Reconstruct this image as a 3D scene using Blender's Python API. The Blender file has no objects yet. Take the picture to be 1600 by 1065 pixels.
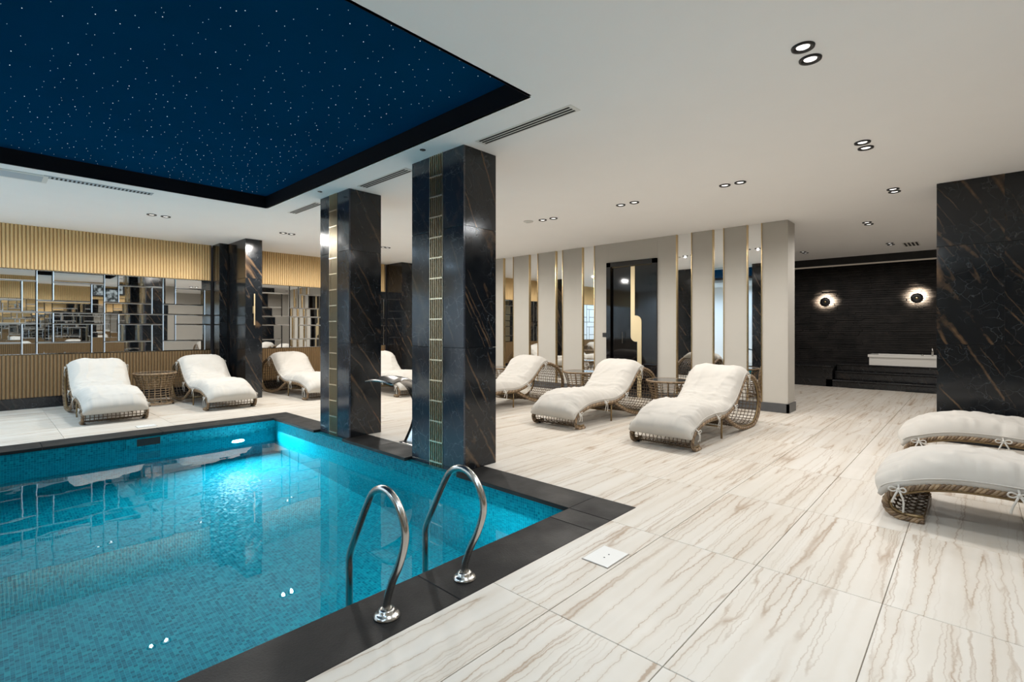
import bpy, math, random
from mathutils import Vector, Matrix, noise as mnoise
R = math.radians
random.seed(7)
sc = bpy.context.scene
col = sc.collection
H, CE = 1.2, 2.76                      # eye level, ceiling height

# ------------------------------------------------------------------ camera
cam = bpy.data.cameras.new('camera'); co = bpy.data.objects.new('camera', cam); col.objects.link(co)
co.location = (0, 0, H); co.rotation_euler = (R(90), 0, R(-46.95))
cam.sensor_fit = 'HORIZONTAL'; cam.sensor_width = 36; cam.lens = 36*774/1600
cam.shift_y = -18.5/1600; cam.clip_start = .05; cam.clip_end = 100
sc.camera = co
# ------------------------------------------------------------------ world, exposure
w = bpy.data.worlds.new('world'); sc.world = w; w.use_nodes = True
w.node_tree.nodes['Background'].inputs[0].default_value = (.05, .05, .055, 1)
w.node_tree.nodes['Background'].inputs[1].default_value = .3
vs = sc.view_settings
vs.view_transform = 'Standard'; vs.look = 'None'; vs.gamma = 1; vs.use_curve_mapping = False
vs.exposure = -0.09
cy = sc.cycles
cy.use_denoising = True; cy.max_bounces = 14; cy.diffuse_bounces = 6; cy.glossy_bounces = 7
cy.transmission_bounces = 8; cy.transparent_max_bounces = 8
cy.sample_clamp_indirect = 4; cy.blur_glossy = .6
# power of the room's lamps and the added ones (the lamps themselves are in their builders)
DOWN_W, POOL_W, SCONCE_W = 41.5, 112, 170

# ------------------------------------------------------------------ materials
MATS = {}
class NT:
    def __init__(s, name):
        s.m = bpy.data.materials.new(name); s.m.use_nodes = True; MATS[name] = s.m
        s.t = s.m.node_tree; s.p = s.t.nodes['Principled BSDF']; s.out = s.t.nodes['Material Output']
    def n(s, typ, **kw):
        x = s.t.nodes.new('ShaderNode' + typ)
        for k, v in kw.items():
            if k.startswith('i_'):
                x.inputs[int(k[2:]) if k[2:].isdigit() else k[2:].replace('_', ' ')].default_value = v
            else: setattr(x, k, v)
        return x
    def l(s, a, b): s.t.links.new(a, b)
    def math(s, op, a, b=None, clamp=False):
        x = s.n('Math', operation=op); x.use_clamp = clamp
        for i, v in enumerate((a, b)):
            if v is None: continue
            if isinstance(v, (int, float)): x.inputs[i].default_value = v
            else: s.l(v, x.inputs[i])
        return x.outputs[0]
    def ramp(s, fac, a, b, lo=0., hi=1.):
        x = s.n('MapRange'); x.inputs[1].default_value = a; x.inputs[2].default_value = b
        x.inputs[3].default_value = lo; x.inputs[4].default_value = hi; s.l(fac, x.inputs[0]); return x.outputs[0]
    def mix(s, fac, a, b):
        x = s.n('Mix', data_type='RGBA')
        for i, v in ((0, fac), (6, a), (7, b)):
            if hasattr(v, 'is_linked') or hasattr(v, 'links'): s.l(v, x.inputs[i])
            else: x.inputs[i].default_value = v if i == 0 else (*v, 1)
        return x.outputs[2]
    def coords(s, rnd=True, scale=(1, 1, 1), rot=(0, 0, 0), which='Object'):
        tc = s.n('TexCoord'); v = tc.outputs[which]
        if rnd:
            oi = s.n('ObjectInfo'); mu = s.n('VectorMath', operation='SCALE'); mu.inputs[0].default_value = (37, 91, 53)
            s.l(oi.outputs['Random'], mu.inputs['Scale']); ad = s.n('VectorMath', operation='ADD')
            s.l(v, ad.inputs[0]); s.l(mu.outputs[0], ad.inputs[1]); v = ad.outputs[0]
        mp = s.n('Mapping'); mp.inputs['Scale'].default_value = scale; mp.inputs['Rotation'].default_value = rot
        s.l(v, mp.inputs[0]); return mp.outputs[0]
    def noise(s, vec, scale, detail=4, rough=.5, dist=0):
        x = s.n('TexNoise'); x.inputs['Scale'].default_value = scale; x.inputs['Detail'].default_value = detail
        x.inputs['Roughness'].default_value = rough; x.inputs['Distortion'].default_value = dist
        s.l(vec, x.inputs['Vector']); return x.outputs['Fac']
    def bump(s, h, strength, dist=.01):
        b = s.n('Bump'); b.inputs['Strength'].default_value = strength; b.inputs['Distance'].default_value = dist
        s.l(h, b.inputs['Height']); s.l(b.outputs[0], s.p.inputs['Normal'])
    def col(s, c):
        if isinstance(c, tuple): s.p.inputs['Base Color'].default_value = (*c, 1)
        else: s.l(c, s.p.inputs['Base Color'])
    def set(s, rough=.5, metal=0, spec=None, coat=None):
        s.p.inputs['Roughness'].default_value = rough; s.p.inputs['Metallic'].default_value = metal
        if spec is not None: s.p.inputs['Specular IOR Level'].default_value = spec
        if coat is not None: s.p.inputs['Coat Weight'].default_value = coat
        return s

def simple(name, c, rough=.5, metal=0, spec=None, vary=0., scale=8, bump=0):
    t = NT(name).set(rough, metal, spec)
    if vary or bump:
        v = t.coords(False); f = t.noise(v, scale)
        if vary: t.col(t.mix(f, tuple(x*(1-vary) for x in c), tuple(min(1, x*(1+vary)) for x in c)))
        else: t.col(c)
        if bump: t.bump(f, bump)
    else: t.col(c)
    return t.m
def emis(name, c, s):
    t = NT(name); t.col((0, 0, 0)); t.p.inputs['Emission Color'].default_value = (*c, 1); t.p.inputs['Emission Strength'].default_value = s
    return t.m

simple('plaster', (.91, .905, .90), .9, spec=.2, vary=.015, scale=3)
simple('beige_panel', (.455, .43, .385), .75, spec=.25, vary=.02, scale=6)
simple('plinth_grey', (.075, .077, .08), .35, vary=.25, scale=12)
simple('grout', (.30, .26, .22), .9)
simple('mirror', (.83, .84, .84), .012, 1)
simple('mirror_edge', (.62, .64, .66), .10, 1)
simple('gold', (.62, .46, .25), .24, 1)
simple('gold_bar', (.78, .68, .50), .3, 1)
simple('gold_back', (.085, .064, .038), .14, 1)
simple('gold_light', (.70, .56, .34), .38, .75)
simple('steel', (.56, .54, .51), .22, 1, vary=.06, scale=4)
simple('black_gloss', (.004, .004, .005), .05, spec=.55)
simple('black_satin', (.008, .008, .009), .35)
simple('black_plastic', (.012, .012, .013), .45)
simple('white_plastic', (.72, .71, .68), .4)
simple('white_acrylic', (.78, .76, .72), .25)
simple('grey_grille', (.42, .47, .52), .5)
simple('dark_slot', (.012, .012, .012), .8)
simple('blade_steel', (.42, .41, .40), .2, 1, vary=.1, scale=3)
simple('screen_glass', (.01, .01, .012), .08)
simple('lattice_brown', (.10, .062, .030), .5, vary=.35, scale=30)
simple('bronze_tube', (.23, .155, .07), .34, .35, vary=.2, scale=14)
simple('smoked_glass', (.05, .05, .05), .08)
emis('lamp_lens', (1, .95, .88), 2.6)
emis('pool_lens', (.85, .98, 1), 12)
emis('sconce_ring', (1, .78, .52), 9)
emis('star', (.95, .97, 1), 2.0)
emis('strip_light', (1, .82, .62), .16)

# rope / rattan
t = NT('rattan').set(.45); v = t.coords(False, (1, 1, 1)); f = t.noise(v, 22, 3)
t.col(t.mix(t.ramp(f, .3, .7), (.15, .097, .053), (.34, .235, .135))); t.bump(t.noise(v, 160, 2), .25, .004)
simple('rattan_dark', (.13, .08, .044), .5, vary=.3, scale=20)
# cotton
t = NT('cotton').set(.9, spec=.15); v = t.coords(False)
t.col(t.mix(t.noise(v, 3), (.50, .47, .425), (.55, .52, .475)))
t.p.inputs['Sheen Weight'].default_value = .15; t.bump(t.noise(v, 420, 2), .12, .002)
simple('tie_cotton', (.60, .575, .53), .9)
# floor travertine, veins along local x
t = NT('travertine').set(.42, spec=.32)
v0 = t.coords(True)
wob = t.n('TexNoise'); wob.inputs['Scale'].default_value = 11; wob.inputs['Detail'].default_value = 4; wob.inputs['Roughness'].default_value = .68; t.l(v0, wob.inputs['Vector'])
wv = t.n('VectorMath', operation='MULTIPLY'); t.l(wob.outputs['Color'], wv.inputs[0]); wv.inputs[1].default_value = (0, .042, 0)
ad = t.n('VectorMath', operation='ADD'); t.l(v0, ad.inputs[0]); t.l(wv.outputs[0], ad.inputs[1])
mp = t.n('Mapping'); mp.inputs['Scale'].default_value = (.45, 11.5, 1); t.l(ad.outputs[0], mp.inputs[0])
def ridge(nt, vec, scale, width, detail=2):
    f = nt.noise(vec, scale, detail, .5); return nt.ramp(nt.math('ABSOLUTE', nt.math('SUBTRACT', f, .5)), 0, width, 1, 0)
r1 = ridge(t, mp.outputs[0], 1.15, .022, 0); r2 = ridge(t, mp.outputs[0], 2.2, .034, 0)
mask = t.ramp(t.noise(mp.outputs[0], .45, 0), .42, .58)
soft = t.ramp(t.noise(mp.outputs[0], .7, 2), .30, .70)
brk = t.ramp(t.noise(mp.outputs[0], 3.0, 2), .30, .60, .35, 1)
vein = t.math('MULTIPLY', t.math('MAXIMUM', t.math('MULTIPLY', r1, .9), t.math('MULTIPLY', t.math('MULTIPLY', r2, mask), .7)), brk)
halo = t.math('MULTIPLY', ridge(t, mp.outputs[0], 1.15, .12, 0), .30)
c = t.mix(soft, (.67, .63, .57), (.60, .545, .47)); c = t.mix(halo, c, (.50, .41, .315))
t.col(t.mix(vein, c, (.345, .245, .165)))
t.l(t.ramp(t.noise(v0, 5, 2), .3, .7, .36, .48), t.p.inputs['Roughness'])
# dark marble
def marble(name, base, brown, amt, rough, tint=(.085, .095, .10), spec=.5):
    t = NT(name).set(rough, spec=spec); v0 = t.coords(True)
    wob = t.n('TexNoise'); wob.inputs['Scale'].default_value = 3.2; wob.inputs['Detail'].default_value = 6; wob.inputs['Roughness'].default_value = .6; t.l(v0, wob.inputs['Vector'])
    wv = t.n('VectorMath', operation='SCALE'); t.l(wob.outputs['Color'], wv.inputs[0]); wv.inputs['Scale'].default_value = .055
    ad = t.n('VectorMath', operation='ADD'); t.l(v0, ad.inputs[0]); t.l(wv.outputs[0], ad.inputs[1])
    cmb = t.n('CombineXYZ')      # across / along coordinates of steep veins running down to the right on every upright face
    for i, ax in enumerate((Vector((.866, -.866, .5)), Vector((.5, -.5, -.866))*.11)):
        dp = t.n('VectorMath', operation='DOT_PRODUCT'); t.l(ad.outputs[0], dp.inputs[0]); dp.inputs[1].default_value = ax; t.l(dp.outputs['Value'], cmb.inputs[i])
    def line(scale, width, m0, m1, ms):
        f_ = t.noise(cmb.outputs[0], scale, 0, .5); g_ = t.ramp(t.math('ABSOLUTE', t.math('SUBTRACT', f_, .5)), 0, width, 1, 0)
        return t.math('MULTIPLY', g_, t.ramp(t.noise(v0, ms, 6, .7), m0, m1))
    big = t.math('MAXIMUM', line(3.0, .020, .42, .58, 2.2), t.math('MULTIPLY', line(6.5, .022, .44, .60, 3.1), .55))
    v2 = t.n('TexVoronoi', feature='DISTANCE_TO_EDGE'); v2.inputs['Scale'].default_value = 8.5
    w2 = t.n('TexNoise'); w2.inputs['Scale'].default_value = 9; w2.inputs['Detail'].default_value = 4; t.l(v0, w2.inputs['Vector']); w3 = t.n('VectorMath', operation='SCALE'); t.l(w2.outputs['Color'], w3.inputs[0]); w3.inputs['Scale'].default_value = .16; w4 = t.n('VectorMath', operation='ADD'); t.l(v0, w4.inputs[0]); t.l(w3.outputs[0], w4.inputs[1]); t.l(w4.outputs[0], v2.inputs['Vector'])
    fine = t.math('MULTIPLY', t.ramp(v2.outputs['Distance'], 0, .018, 1, 0), t.ramp(t.noise(v0, 3.5, 4), .42, .62, 0, .7))
    c = t.mix(t.noise(v0, 2.5, 3), base, tuple(x*1.5 for x in base))
    c = t.mix(fine, c, tint); t.col(t.mix(t.math('MULTIPLY', big, amt), c, brown))
    t.l(t.ramp(t.noise(v0, 7, 4), .3, .7, rough*.75, rough*1.5), t.p.inputs['Roughness'])
    return t.m
marble('dark_marble', (.0042, .0056, .0075), (.135, .082, .044), .85, .11, tint=(.07, .078, .085), spec=.5)
marble('sheen_marble', (.020, .0245, .034), (.11, .09, .075), .6, .11, tint=(.17, .19, .21), spec=.65)  # pool-side column faces: bluish reflection put into a paler marble colour
marble('black_stone', (.010, .010, .011), (.05, .035, .028), .5, .18)
# basalt coping
t = NT('basalt').set(.5, spec=.25); v = t.coords(True); f = t.noise(v, 140, 3); g = t.noise(v, 3, 4)
t.col(t.mix(f, (.005, .0046, .0043), (.017, .0158, .0148))); t.bump(f, .35, .003)
t.l(t.ramp(g, .3, .7, .42, .7), t.p.inputs['Roughness'])
# wood flutes
for nm, a, b in (('oak', (.62, .43, .20), (.72, .52, .27)), ('walnut', (.17, .105, .048), (.21, .135, .064))):  # second tone is darker, for the lower wood
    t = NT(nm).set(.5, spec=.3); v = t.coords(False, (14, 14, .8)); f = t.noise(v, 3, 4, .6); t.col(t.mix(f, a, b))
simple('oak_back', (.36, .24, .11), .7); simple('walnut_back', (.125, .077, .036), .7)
# slate ledges
t = NT('ledge_stone').set(.62, spec=.3); v = t.coords(False); f = t.noise(v, 5, 5); g = t.noise(v, 40, 3)
t.col(t.mix(t.ramp(f, .35, .7), (.007, .0062, .006), (.026, .022, .020))); t.bump(g, .5, .01)
# star panel
simple('star_panel', (.0005, .036, .098), .8, spec=.0, vary=.15, scale=2)
simple('recess_black', (.002, .003, .006), .6, spec=.2)
# pool mosaic : small glass tiles with joints and a slightly different tilt each
t = NT('mosaic').set(.3, spec=.04)
tc = t.n('TexCoord'); ge = t.n('NewGeometry')
S = 1/.021
sv = t.n('VectorMath', operation='SCALE'); t.l(tc.outputs['Object'], sv.inputs[0]); sv.inputs['Scale'].default_value = S
fl = t.n('VectorMath', operation='FLOOR'); t.l(sv.outputs[0], fl.inputs[0])
fr = t.n('VectorMath', operation='FRACTION'); t.l(sv.outputs[0], fr.inputs[0])
wn = t.n('TexWhiteNoise', noise_dimensions='3D'); t.l(fl.outputs[0], wn.inputs['Vector'])
sep = t.n('SeparateXYZ'); t.l(fr.outputs[0], sep.inputs[0]); sn = t.n('SeparateXYZ'); t.l(ge.outputs['True Normal'], sn.inputs[0])
def edge(i):   # 1 in the joint; ignored along the face normal
    d = t.math('ABSOLUTE', t.math('SUBTRACT', sep.outputs[i], .5)); e = t.ramp(d, .44, .47, 0, 1)
    return t.math('MULTIPLY', e, t.math('SUBTRACT', 1, t.math('ABSOLUTE', sn.outputs[i]), True))
joint = t.math('MAXIMUM', edge(0), t.math('MAXIMUM', edge(1), edge(2)))
cr = t.n('ValToRGB'); t.l(wn.outputs['Value'], cr.inputs[0])
e = cr.color_ramp; e.elements[0].color = (.0004, .105, .155, 1); e.elements[1].color = (.002, .23, .275, 1)
for p, c in ((.3, (.0006, .145, .20, 1)), (.6, (.0008, .168, .225, 1)), (.85, (.0014, .195, .25, 1))):
    k = e.elements.new(p); k.color = c
t.col(t.mix(joint, cr.outputs[0], (.010, .29, .335)))
nv = t.n('VectorMath', operation='SUBTRACT'); t.l(wn.outputs['Color'], nv.inputs[0]); nv.inputs[1].default_value = (.5, .5, .5)
n2 = t.n('VectorMath', operation='SCALE'); t.l(nv.outputs[0], n2.inputs[0]); n2.inputs['Scale'].default_value = .16
n3 = t.n('VectorMath', operation='ADD'); t.l(ge.outputs['Normal'], n3.inputs[0]); t.l(n2.outputs[0], n3.inputs[1])
n4 = t.n('VectorMath', operation='NORMALIZE'); t.l(n3.outputs[0], n4.inputs[0]); t.l(n4.outputs[0], t.p.inputs['Normal'])
# water
t = NT('water'); t.col((.92, .99, 1)); t.set(0.0); t.p.inputs['IOR'].default_value = 1.33; t.p.inputs['Transmission Weight'].default_value = 1
v = t.coords(False); f = t.noise(v, 2.2, 2, .45); t.bump(f, .06, .03)
# photograph-like print on the screen
t = NT('screen_print'); v = t.coords(False); f = t.noise(v, 9, 4)
t.col((0, 0, 0)); c = t.mix(t.ramp(f, .4, .6), (.02, .03, .03), (.7, .8, .82)); t.l(c, t.p.inputs['Emission Color']); t.p.inputs['Emission Strength'].default_value = .6
M = MATS

# ------------------------------------------------------------------ mesh helpers
class MB:
    def __init__(s): s.v = []; s.f = []
    def add(s, vs, fs):
        o = len(s.v); s.v += [tuple(p) for p in vs]; s.f += [tuple(i+o for i in f) for f in fs]; return s
    def box(s, a, b):
        x0, y0, z0 = a; x1, y1, z1 = b
        return s.add([(x0,y0,z0),(x1,y0,z0),(x1,y1,z0),(x0,y1,z0),(x0,y0,z1),(x1,y0,z1),(x1,y1,z1),(x0,y1,z1)],
                     [(0,3,2,1),(4,5,6,7),(0,1,5,4),(1,2,6,5),(2,3,7,6),(3,0,4,7)])
    def cham(s, a, b, c=.004):
        # box with chamfered rims on every side (shrunk z faces)
        x0, y0, z0 = a; x1, y1, z1 = b
        vs = []
        for z, i in ((z0, c), (z0+c, 0), (z1-c, 0), (z1, c)):
            vs += [(x0+i,y0+i,z),(x1-i,y0+i,z),(x1-i,y1-i,z),(x0+i,y1-i,z)]
        fs = [(3,2,1,0),(12,13,14,15)]
        for k in range(3):
            for j in range(4): fs.append((k*4+j, k*4+(j+1)%4, k*4+4+(j+1)%4, k*4+4+j))
        return s.add(vs, fs)
    def tube(s, path, r, n=6, closed=False, caps=True):
        P = [Vector(p) for p in path]; m = len(P); vs = []; fs = []
        up = None
        for i, p in enumerate(P):
            if closed: d = P[(i+1) % m]-P[i-1]
            else: d = P[min(i+1, m-1)]-P[max(i-1, 0)]
            d.normalize()
            if up is None:
                up = Vector((0, 0, 1)) if abs(d.z) < .9 else Vector((1, 0, 0))
            up = (up-d*up.dot(d))
            if up.length < 1e-5: up = d.orthogonal()
            up.normalize(); b = d.cross(up)
            rr = r[i] if isinstance(r, (list, tuple)) else r
            for k in range(n):
                a = 2*math.pi*k/n; vs.append(p+up*(math.cos(a)*rr)+b*(math.sin(a)*rr))
        for i in range(m if closed else m-1):
            j = (i+1) % m
            for k in range(n): fs.append((i*n+k, i*n+(k+1) % n, j*n+(k+1) % n, j*n+k))
        if caps and not closed: fs.append(tuple(range(n))[::-1]); fs.append(tuple((m-1)*n+k for k in range(n)))
        return s.add(vs, fs)
    def lathe(s, prof, c=(0, 0, 0), n=24, caps=True, axis='z'):
        vs = []; fs = []
        for r, z in prof:
            for k in range(n):
                a = 2*math.pi*k/n; x, y = r*math.cos(a), r*math.sin(a)
                q = {'z': (x, y, z), 'x': (z, x, y), 'y': (y, z, x)}[axis]
                vs.append((c[0]+q[0], c[1]+q[1], c[2]+q[2]))
        for i in range(len(prof)-1):
            for k in range(n): fs.append((i*n+k, i*n+(k+1) % n, (i+1)*n+(k+1) % n, (i+1)*n+k))
        if caps: fs.append(tuple(range(n))[::-1]); fs.append(tuple((len(prof)-1)*n+k for k in range(n)))
        return s.add(vs, fs)
    def mesh(s, name, mat, smooth=False):
        me = bpy.data.meshes.new(name); me.from_pydata(s.v, [], s.f); me.update()
        if mat: me.materials.append(M[mat])
        if smooth: me.polygons.foreach_set('use_smooth', [True]*len(me.polygons))
        return me
    def build(s, name, mat, parent=None, smooth=False, loc=None):
        return link(name, s.mesh(name, mat, smooth), parent, loc)
def link(name, me, parent=None, loc=None):
    o = bpy.data.objects.new(name, me); col.objects.link(o)
    if parent: o.parent = parent
    if loc is not None: o.location = loc
    return o
def tag(o, label=None, cat=None, group=None, kind=None):
    for k, v in (('label', label), ('category', cat), ('group', group), ('kind', kind)):
        if v: o[k] = v
    return o
def empty(name, loc=(0, 0, 0), rz=0):
    o = link(name, None, None, loc); o.rotation_euler.z = rz; o.empty_display_size = .1; return o
def copy_tree(o, parent=None):
    c = o.copy(); col.objects.link(c); c.parent = parent
    for ch in list(o.children): copy_tree(ch, c)
    return c
def smooth_path(pts, n):
    # Catmull-Rom through points, resampled evenly
    P = [Vector(p) for p in pts]; P = [P[0]*2-P[1]]+P+[P[-1]*2-P[-2]]; out = []
    for i in range(1, len(P)-2):
        for k in range(24):
            t_ = k/24; a, b, c, d = P[i-1:i+3]
            out.append(.5*((2*b)+(c-a)*t_+(2*a-5*b+4*c-d)*t_**2+(3*b-a-3*c+d)*t_**3))
    out.append(P[-2]); L = [0]
    for i in range(1, len(out)): L.append(L[-1]+(out[i]-out[i-1]).length)
    res = []; j = 0
    for k in range(n):
        s_ = L[-1]*k/(n-1)
        while j < len(L)-2 and L[j+1] < s_: j += 1
        f_ = 0 if L[j+1] == L[j] else (s_-L[j])/(L[j+1]-L[j]); res.append(out[j].lerp(out[j+1], min(1, f_)))
    return res

def rect_minus(r, holes):
    """axis-aligned rectangle minus rectangles -> list of rectangles"""
    out = [r]
    for h in holes:
        nx = []
        for (x0, y0, x1, y1) in out:
            a0, b0, a1, b1 = max(x0, h[0]), max(y0, h[1]), min(x1, h[2]), min(y1, h[3])
            if a0 >= a1 or b0 >= b1: nx.append((x0, y0, x1, y1)); continue
            if x0 < a0: nx.append((x0, y0, a0, y1))
            if a1 < x1: nx.append((a1, y0, x1, y1))
            if y0 < b0: nx.append((a0, y0, a1, b0))
            if b1 < y1: nx.append((a0, b1, a1, y1))
        out = nx
    return out

# ------------------------------------------------------------------ the setting
XL, XR, YF, YN = -3.2, 13.3, 10.4, -.9          # room limits
XW = -1.3; PX, PY0, PY1 = 2.72, 1.96, 6.95                   # pool inner edges
CX, CY0, CY1 = 3.01, 1.665, 7.29                  # coping outer edges
# floor : sub-floor with holes for the pool, then tiles
fl = MB()
for (x0, y0, x1, y1) in rect_minus((XL-.2, -2.7, XR+.6, YF+.3), [(XW-.3, CY0, CX, CY1)]):
    fl.box((x0, y0, -.25), (x1, y1, -.006))
floor = fl.build('floor', 'grout'); tag(floor, 'cream veined travertine floor of large tiles', kind='structure')
TX, TY, OX, OY = 1.035, .517, 1.655-1.035*6, .812-.517*8
holes = [(XW-.3, CY0, CX, CY1), (2.775, 3.15, 3.16, 3.885), (2.775, 5.06, 3.18, 5.74)]
def in_view(pts):
    for x, y in pts:
        d = .7309*x+.6826*y; r = .6826*x-.7309*y
        if d > .3 and abs(r/d) < 1.12 and 1.2/d < .85: return True
    return False
full_tile = MB().cham((-TX/2+.0015, -TY/2+.0015, -.02), (TX/2-.0015, TY/2-.0015, 0), .0015).mesh('tile', 'travertine')
rest = MB(); ntile = 0
for i in range(20):
    for j in range(32):
        x0, y0 = OX+i*TX, OY+j*TY
        if x0+TX < XL or x0 > 13.2 or y0 > YF or y0+TY < -2.6: continue
        r = (max(x0, XL), y0, min(x0+TX, 13.2), min(y0+TY, YF))
        if x0 > 12.1: continue
        rs = rect_minus(r, holes)
        if not rs: continue
        whole = len(rs) == 1 and rs[0] == (x0, y0, x0+TX, y0+TY)
        cx_, cy_ = x0+TX/2, y0+TY/2
        pts = [(x0, y0), (x0+TX, y0), (x0, y0+TY), (x0+TX, y0+TY), (cx_, cy_)]
        if in_view(pts) and ntile < 296:
            ntile += 1
            if whole: o = link('tile', full_tile, floor, (cx_, cy_, 0))
            else:
                m = MB()
                for (a, b, c, d) in rs:
                    g = .0015
                    m.box((a-cx_+g*(a == x0), b-cy_+g*(b == y0), -.02), (c-cx_-g*(c == x0+TX), d-cy_-g*(d == y0+TY), 0))
                o = m.build('tile', 'travertine', floor, loc=(cx_, cy_, 0))
        else:
            for (a, b, c, d) in rs: rest.box((a+.0015, b+.0015, -.02), (c-.0015, d-.0015, 0))
if rest.v:
    tag(rest.build('tile_field', 'travertine', floor), kind='stuff')

# ceiling with the star recess
RX, RY0, RY1, RZ = 2.505, 2.182, 6.68, CE+.15
cl = MB()
for (x0, y0, x1, y1) in rect_minus((XL-.2, -2.7, 12.76, YF+.3), [(XW+.1, RY0, RX, RY1)]):
    cl.box((x0, y0, CE), (x1, y1, CE+.08))
cl.box((12.76, -2.7, CE), (XR+.6, YF+.3, CE+.08))
tag(cl.build('ceiling', 'plaster'), 'smooth white plaster ceiling', kind='structure')
st = empty('star_ceiling', (0, 0, CE))
tag(st, 'dark blue starry recessed ceiling panel above the pool', 'ceiling panel')
z = .15
MB().box((XW+.1, RY0, z), (RX, RY1, z+.05)).build('panel', 'star_panel', st)
s_ = MB()
s_.box((RX-.004, RY0, .0), (RX+.02, RY1, z)); s_.box((XW+.1, RY1-.004, 0), (RX, RY1+.02, z)); s_.box((XW+.1, RY0-.02, 0), (RX, RY0+.004, z))
s_.build('recess_side', 'recess_black', st)
sm = MB(); rnd = random.Random(3); step = .115
x = XL+.7
while x < RX-.06:
    y = RY0+.06
    while y < RY1-.06:
        if rnd.random() < .88:
            r = rnd.choice((.0012, .0014, .0017, .002, .0028))
            sm.lathe([(r, z-.0015), (r*.6, z-.0035)], (x+rnd.uniform(-.05, .05), y+rnd.uniform(-.05, .05), 0), 5)
        y += step
    x += step
tag(sm.build('star_points', 'star', st), kind='stuff')

# ---------------- far wall : oak flutes, mirror mosaic, dark flutes, plinth
def flutes(mb, p0, p1, z0, z1, nrm, pitch=.043):
    """half-round battens from p0 to p1 (xy), standing out along nrm"""
    d = Vector((p1[0]-p0[0], p1[1]-p0[1], 0)); L = d.length; d.normalize(); n_ = Vector((*nrm, 0)); k = int(L/pitch)
    for i in range(k):
        c = Vector((*p0, 0))+d*(pitch*(i+.5)); w_ = pitch*.40; pr = [(-w_, 0), (-w_*.8, .012), (-w_*.25, .018), (w_*.25, .018), (w_*.8, .012), (w_, 0)]
        vs = [c+d*a+n_*b+Vector((0, 0, zz)) for zz in (z0, z1) for a, b in pr]
        fs = [(j, j+1, j+7, j+6) for j in range(5)]+[(0, 6, 11, 5)]
        mb.add(vs, fs)
ZM0, ZM1 = .815, 2.10
def pane_mesh(w_, h_):
    b, t_ = min(.011, w_*.2), .005; x, zz = w_/2-.002, h_/2-.002
    vs = [(-x,.002,-zz),(x,.002,-zz),(x,.002,zz),(-x,.002,zz),(-x+b,-t_,-zz+b),(x-b,-t_,-zz+b),(x-b,-t_,zz-b),(-x+b,-t_,zz-b),
          (-x,.012,-zz),(x,.012,-zz),(x,.012,zz),(-x,.012,zz)]
    fs = [(4,5,6,7),(0,1,5,4),(1,2,6,5),(2,3,7,6),(3,0,4,7),(8,9,1,0),(9,10,2,1),(10,11,3,2),(11,8,0,3),(11,10,9,8)]
    m = MB().add(vs, fs).mesh('mirror_pane', 'mirror'); m.materials.append(M['mirror_edge'])
    for p in list(m.polygons)[1:]: p.material_index = 1
    return m
PC = {}
def mirror_blocks(parent, edges, y, x0, x1, rz=0, rng=random.Random(5)):
    hh = (ZM1-ZM0)/2
    for a, b in zip(edges[:-1], edges[1:]):
        W = b-a; c = [0, .23, .80, 1]; r = [0, .27, .72, 1]
        for half in (0, 1):
            top = ZM1-half*hh
            for (i0, i1, j0, j1) in ((0,1,0,2), (1,3,0,1), (2,3,1,3), (0,2,2,3), (1,2,1,2)):
                xa, xb = max(x0, a+W*c[i0]), min(x1, a+W*c[i1])
                if xb-xa < .03: continue
                za, zb = top-hh*r[j1], top-hh*r[j0]
                k = (round(xb-xa, 3), round(zb-za, 3))
                if k not in PC: PC[k] = pane_mesh(*k)
                o = link('mirror_pane', PC[k], parent, ((xa+xb)/2, y, (za+zb)/2))
                o.rotation_euler = (R(rng.gauss(0, .22)), 0, rz+R(rng.gauss(0, .22)))
def clad_wall(name, label, xa, xb, y, face, edges, mat_top='oak', mat_low='walnut'):
    """wall along x at y, facing -y (face=-1) or +y (face=1)"""
    f = face; core = MB().box((xa, min(y-f*.03, y-f*.25), 0), (xb, max(y-f*.03, y-f*.25), CE)).build(name, 'walnut_back')
    tag(core, label, kind='structure')
    yy = sorted((y-f*.03, y-f*.012))
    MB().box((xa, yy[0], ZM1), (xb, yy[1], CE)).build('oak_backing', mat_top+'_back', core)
    MB().box((xa, yy[0], .17), (xb, yy[1], ZM0)).build('dark_backing', mat_low+'_back', core)
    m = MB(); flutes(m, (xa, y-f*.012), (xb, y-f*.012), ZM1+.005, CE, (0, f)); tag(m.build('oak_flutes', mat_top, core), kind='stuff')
    m = MB(); flutes(m, (xa, y-f*.012), (xb, y-f*.012), .17, ZM0-.005, (0, f)); tag(m.build('dark_flutes', mat_low, core), kind='stuff')
    MB().box((xa, yy[0], .0), (xb, yy[1], .165)).build('plinth', 'black_stone', core)
    mirror_blocks(core, edges, y, xa, xb, 0 if f < 0 else math.pi)
    return core
E0 = [2.965-.8*i for i in range(8, -1, -1)]
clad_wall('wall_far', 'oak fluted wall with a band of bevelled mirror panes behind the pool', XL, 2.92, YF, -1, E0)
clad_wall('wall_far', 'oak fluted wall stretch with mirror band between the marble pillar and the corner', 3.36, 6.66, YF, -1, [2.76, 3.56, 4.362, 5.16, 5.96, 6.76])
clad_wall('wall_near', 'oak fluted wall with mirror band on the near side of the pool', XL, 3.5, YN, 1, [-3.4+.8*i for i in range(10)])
def plain_wall(name, label, a, b, mat): return tag(MB().box(a, b).build(name, mat), label, kind='structure')
wl = plain_wall('wall_left', 'white plaster wall on the left side of the pool hall', (XL-.2, 4.5, 0), (XL, YF, CE), 'plaster')
plain_wall('wall_left', 'dark clad wall on the left side near the viewer', (XL-.2, -2.7, 0), (XL, 4.5, CE), 'walnut')
plain_wall('wall_return', 'short beige wall return beside the near wall', (3.5, -2.5, 0), (3.6, YN-.25, CE), 'beige_panel')
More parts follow.
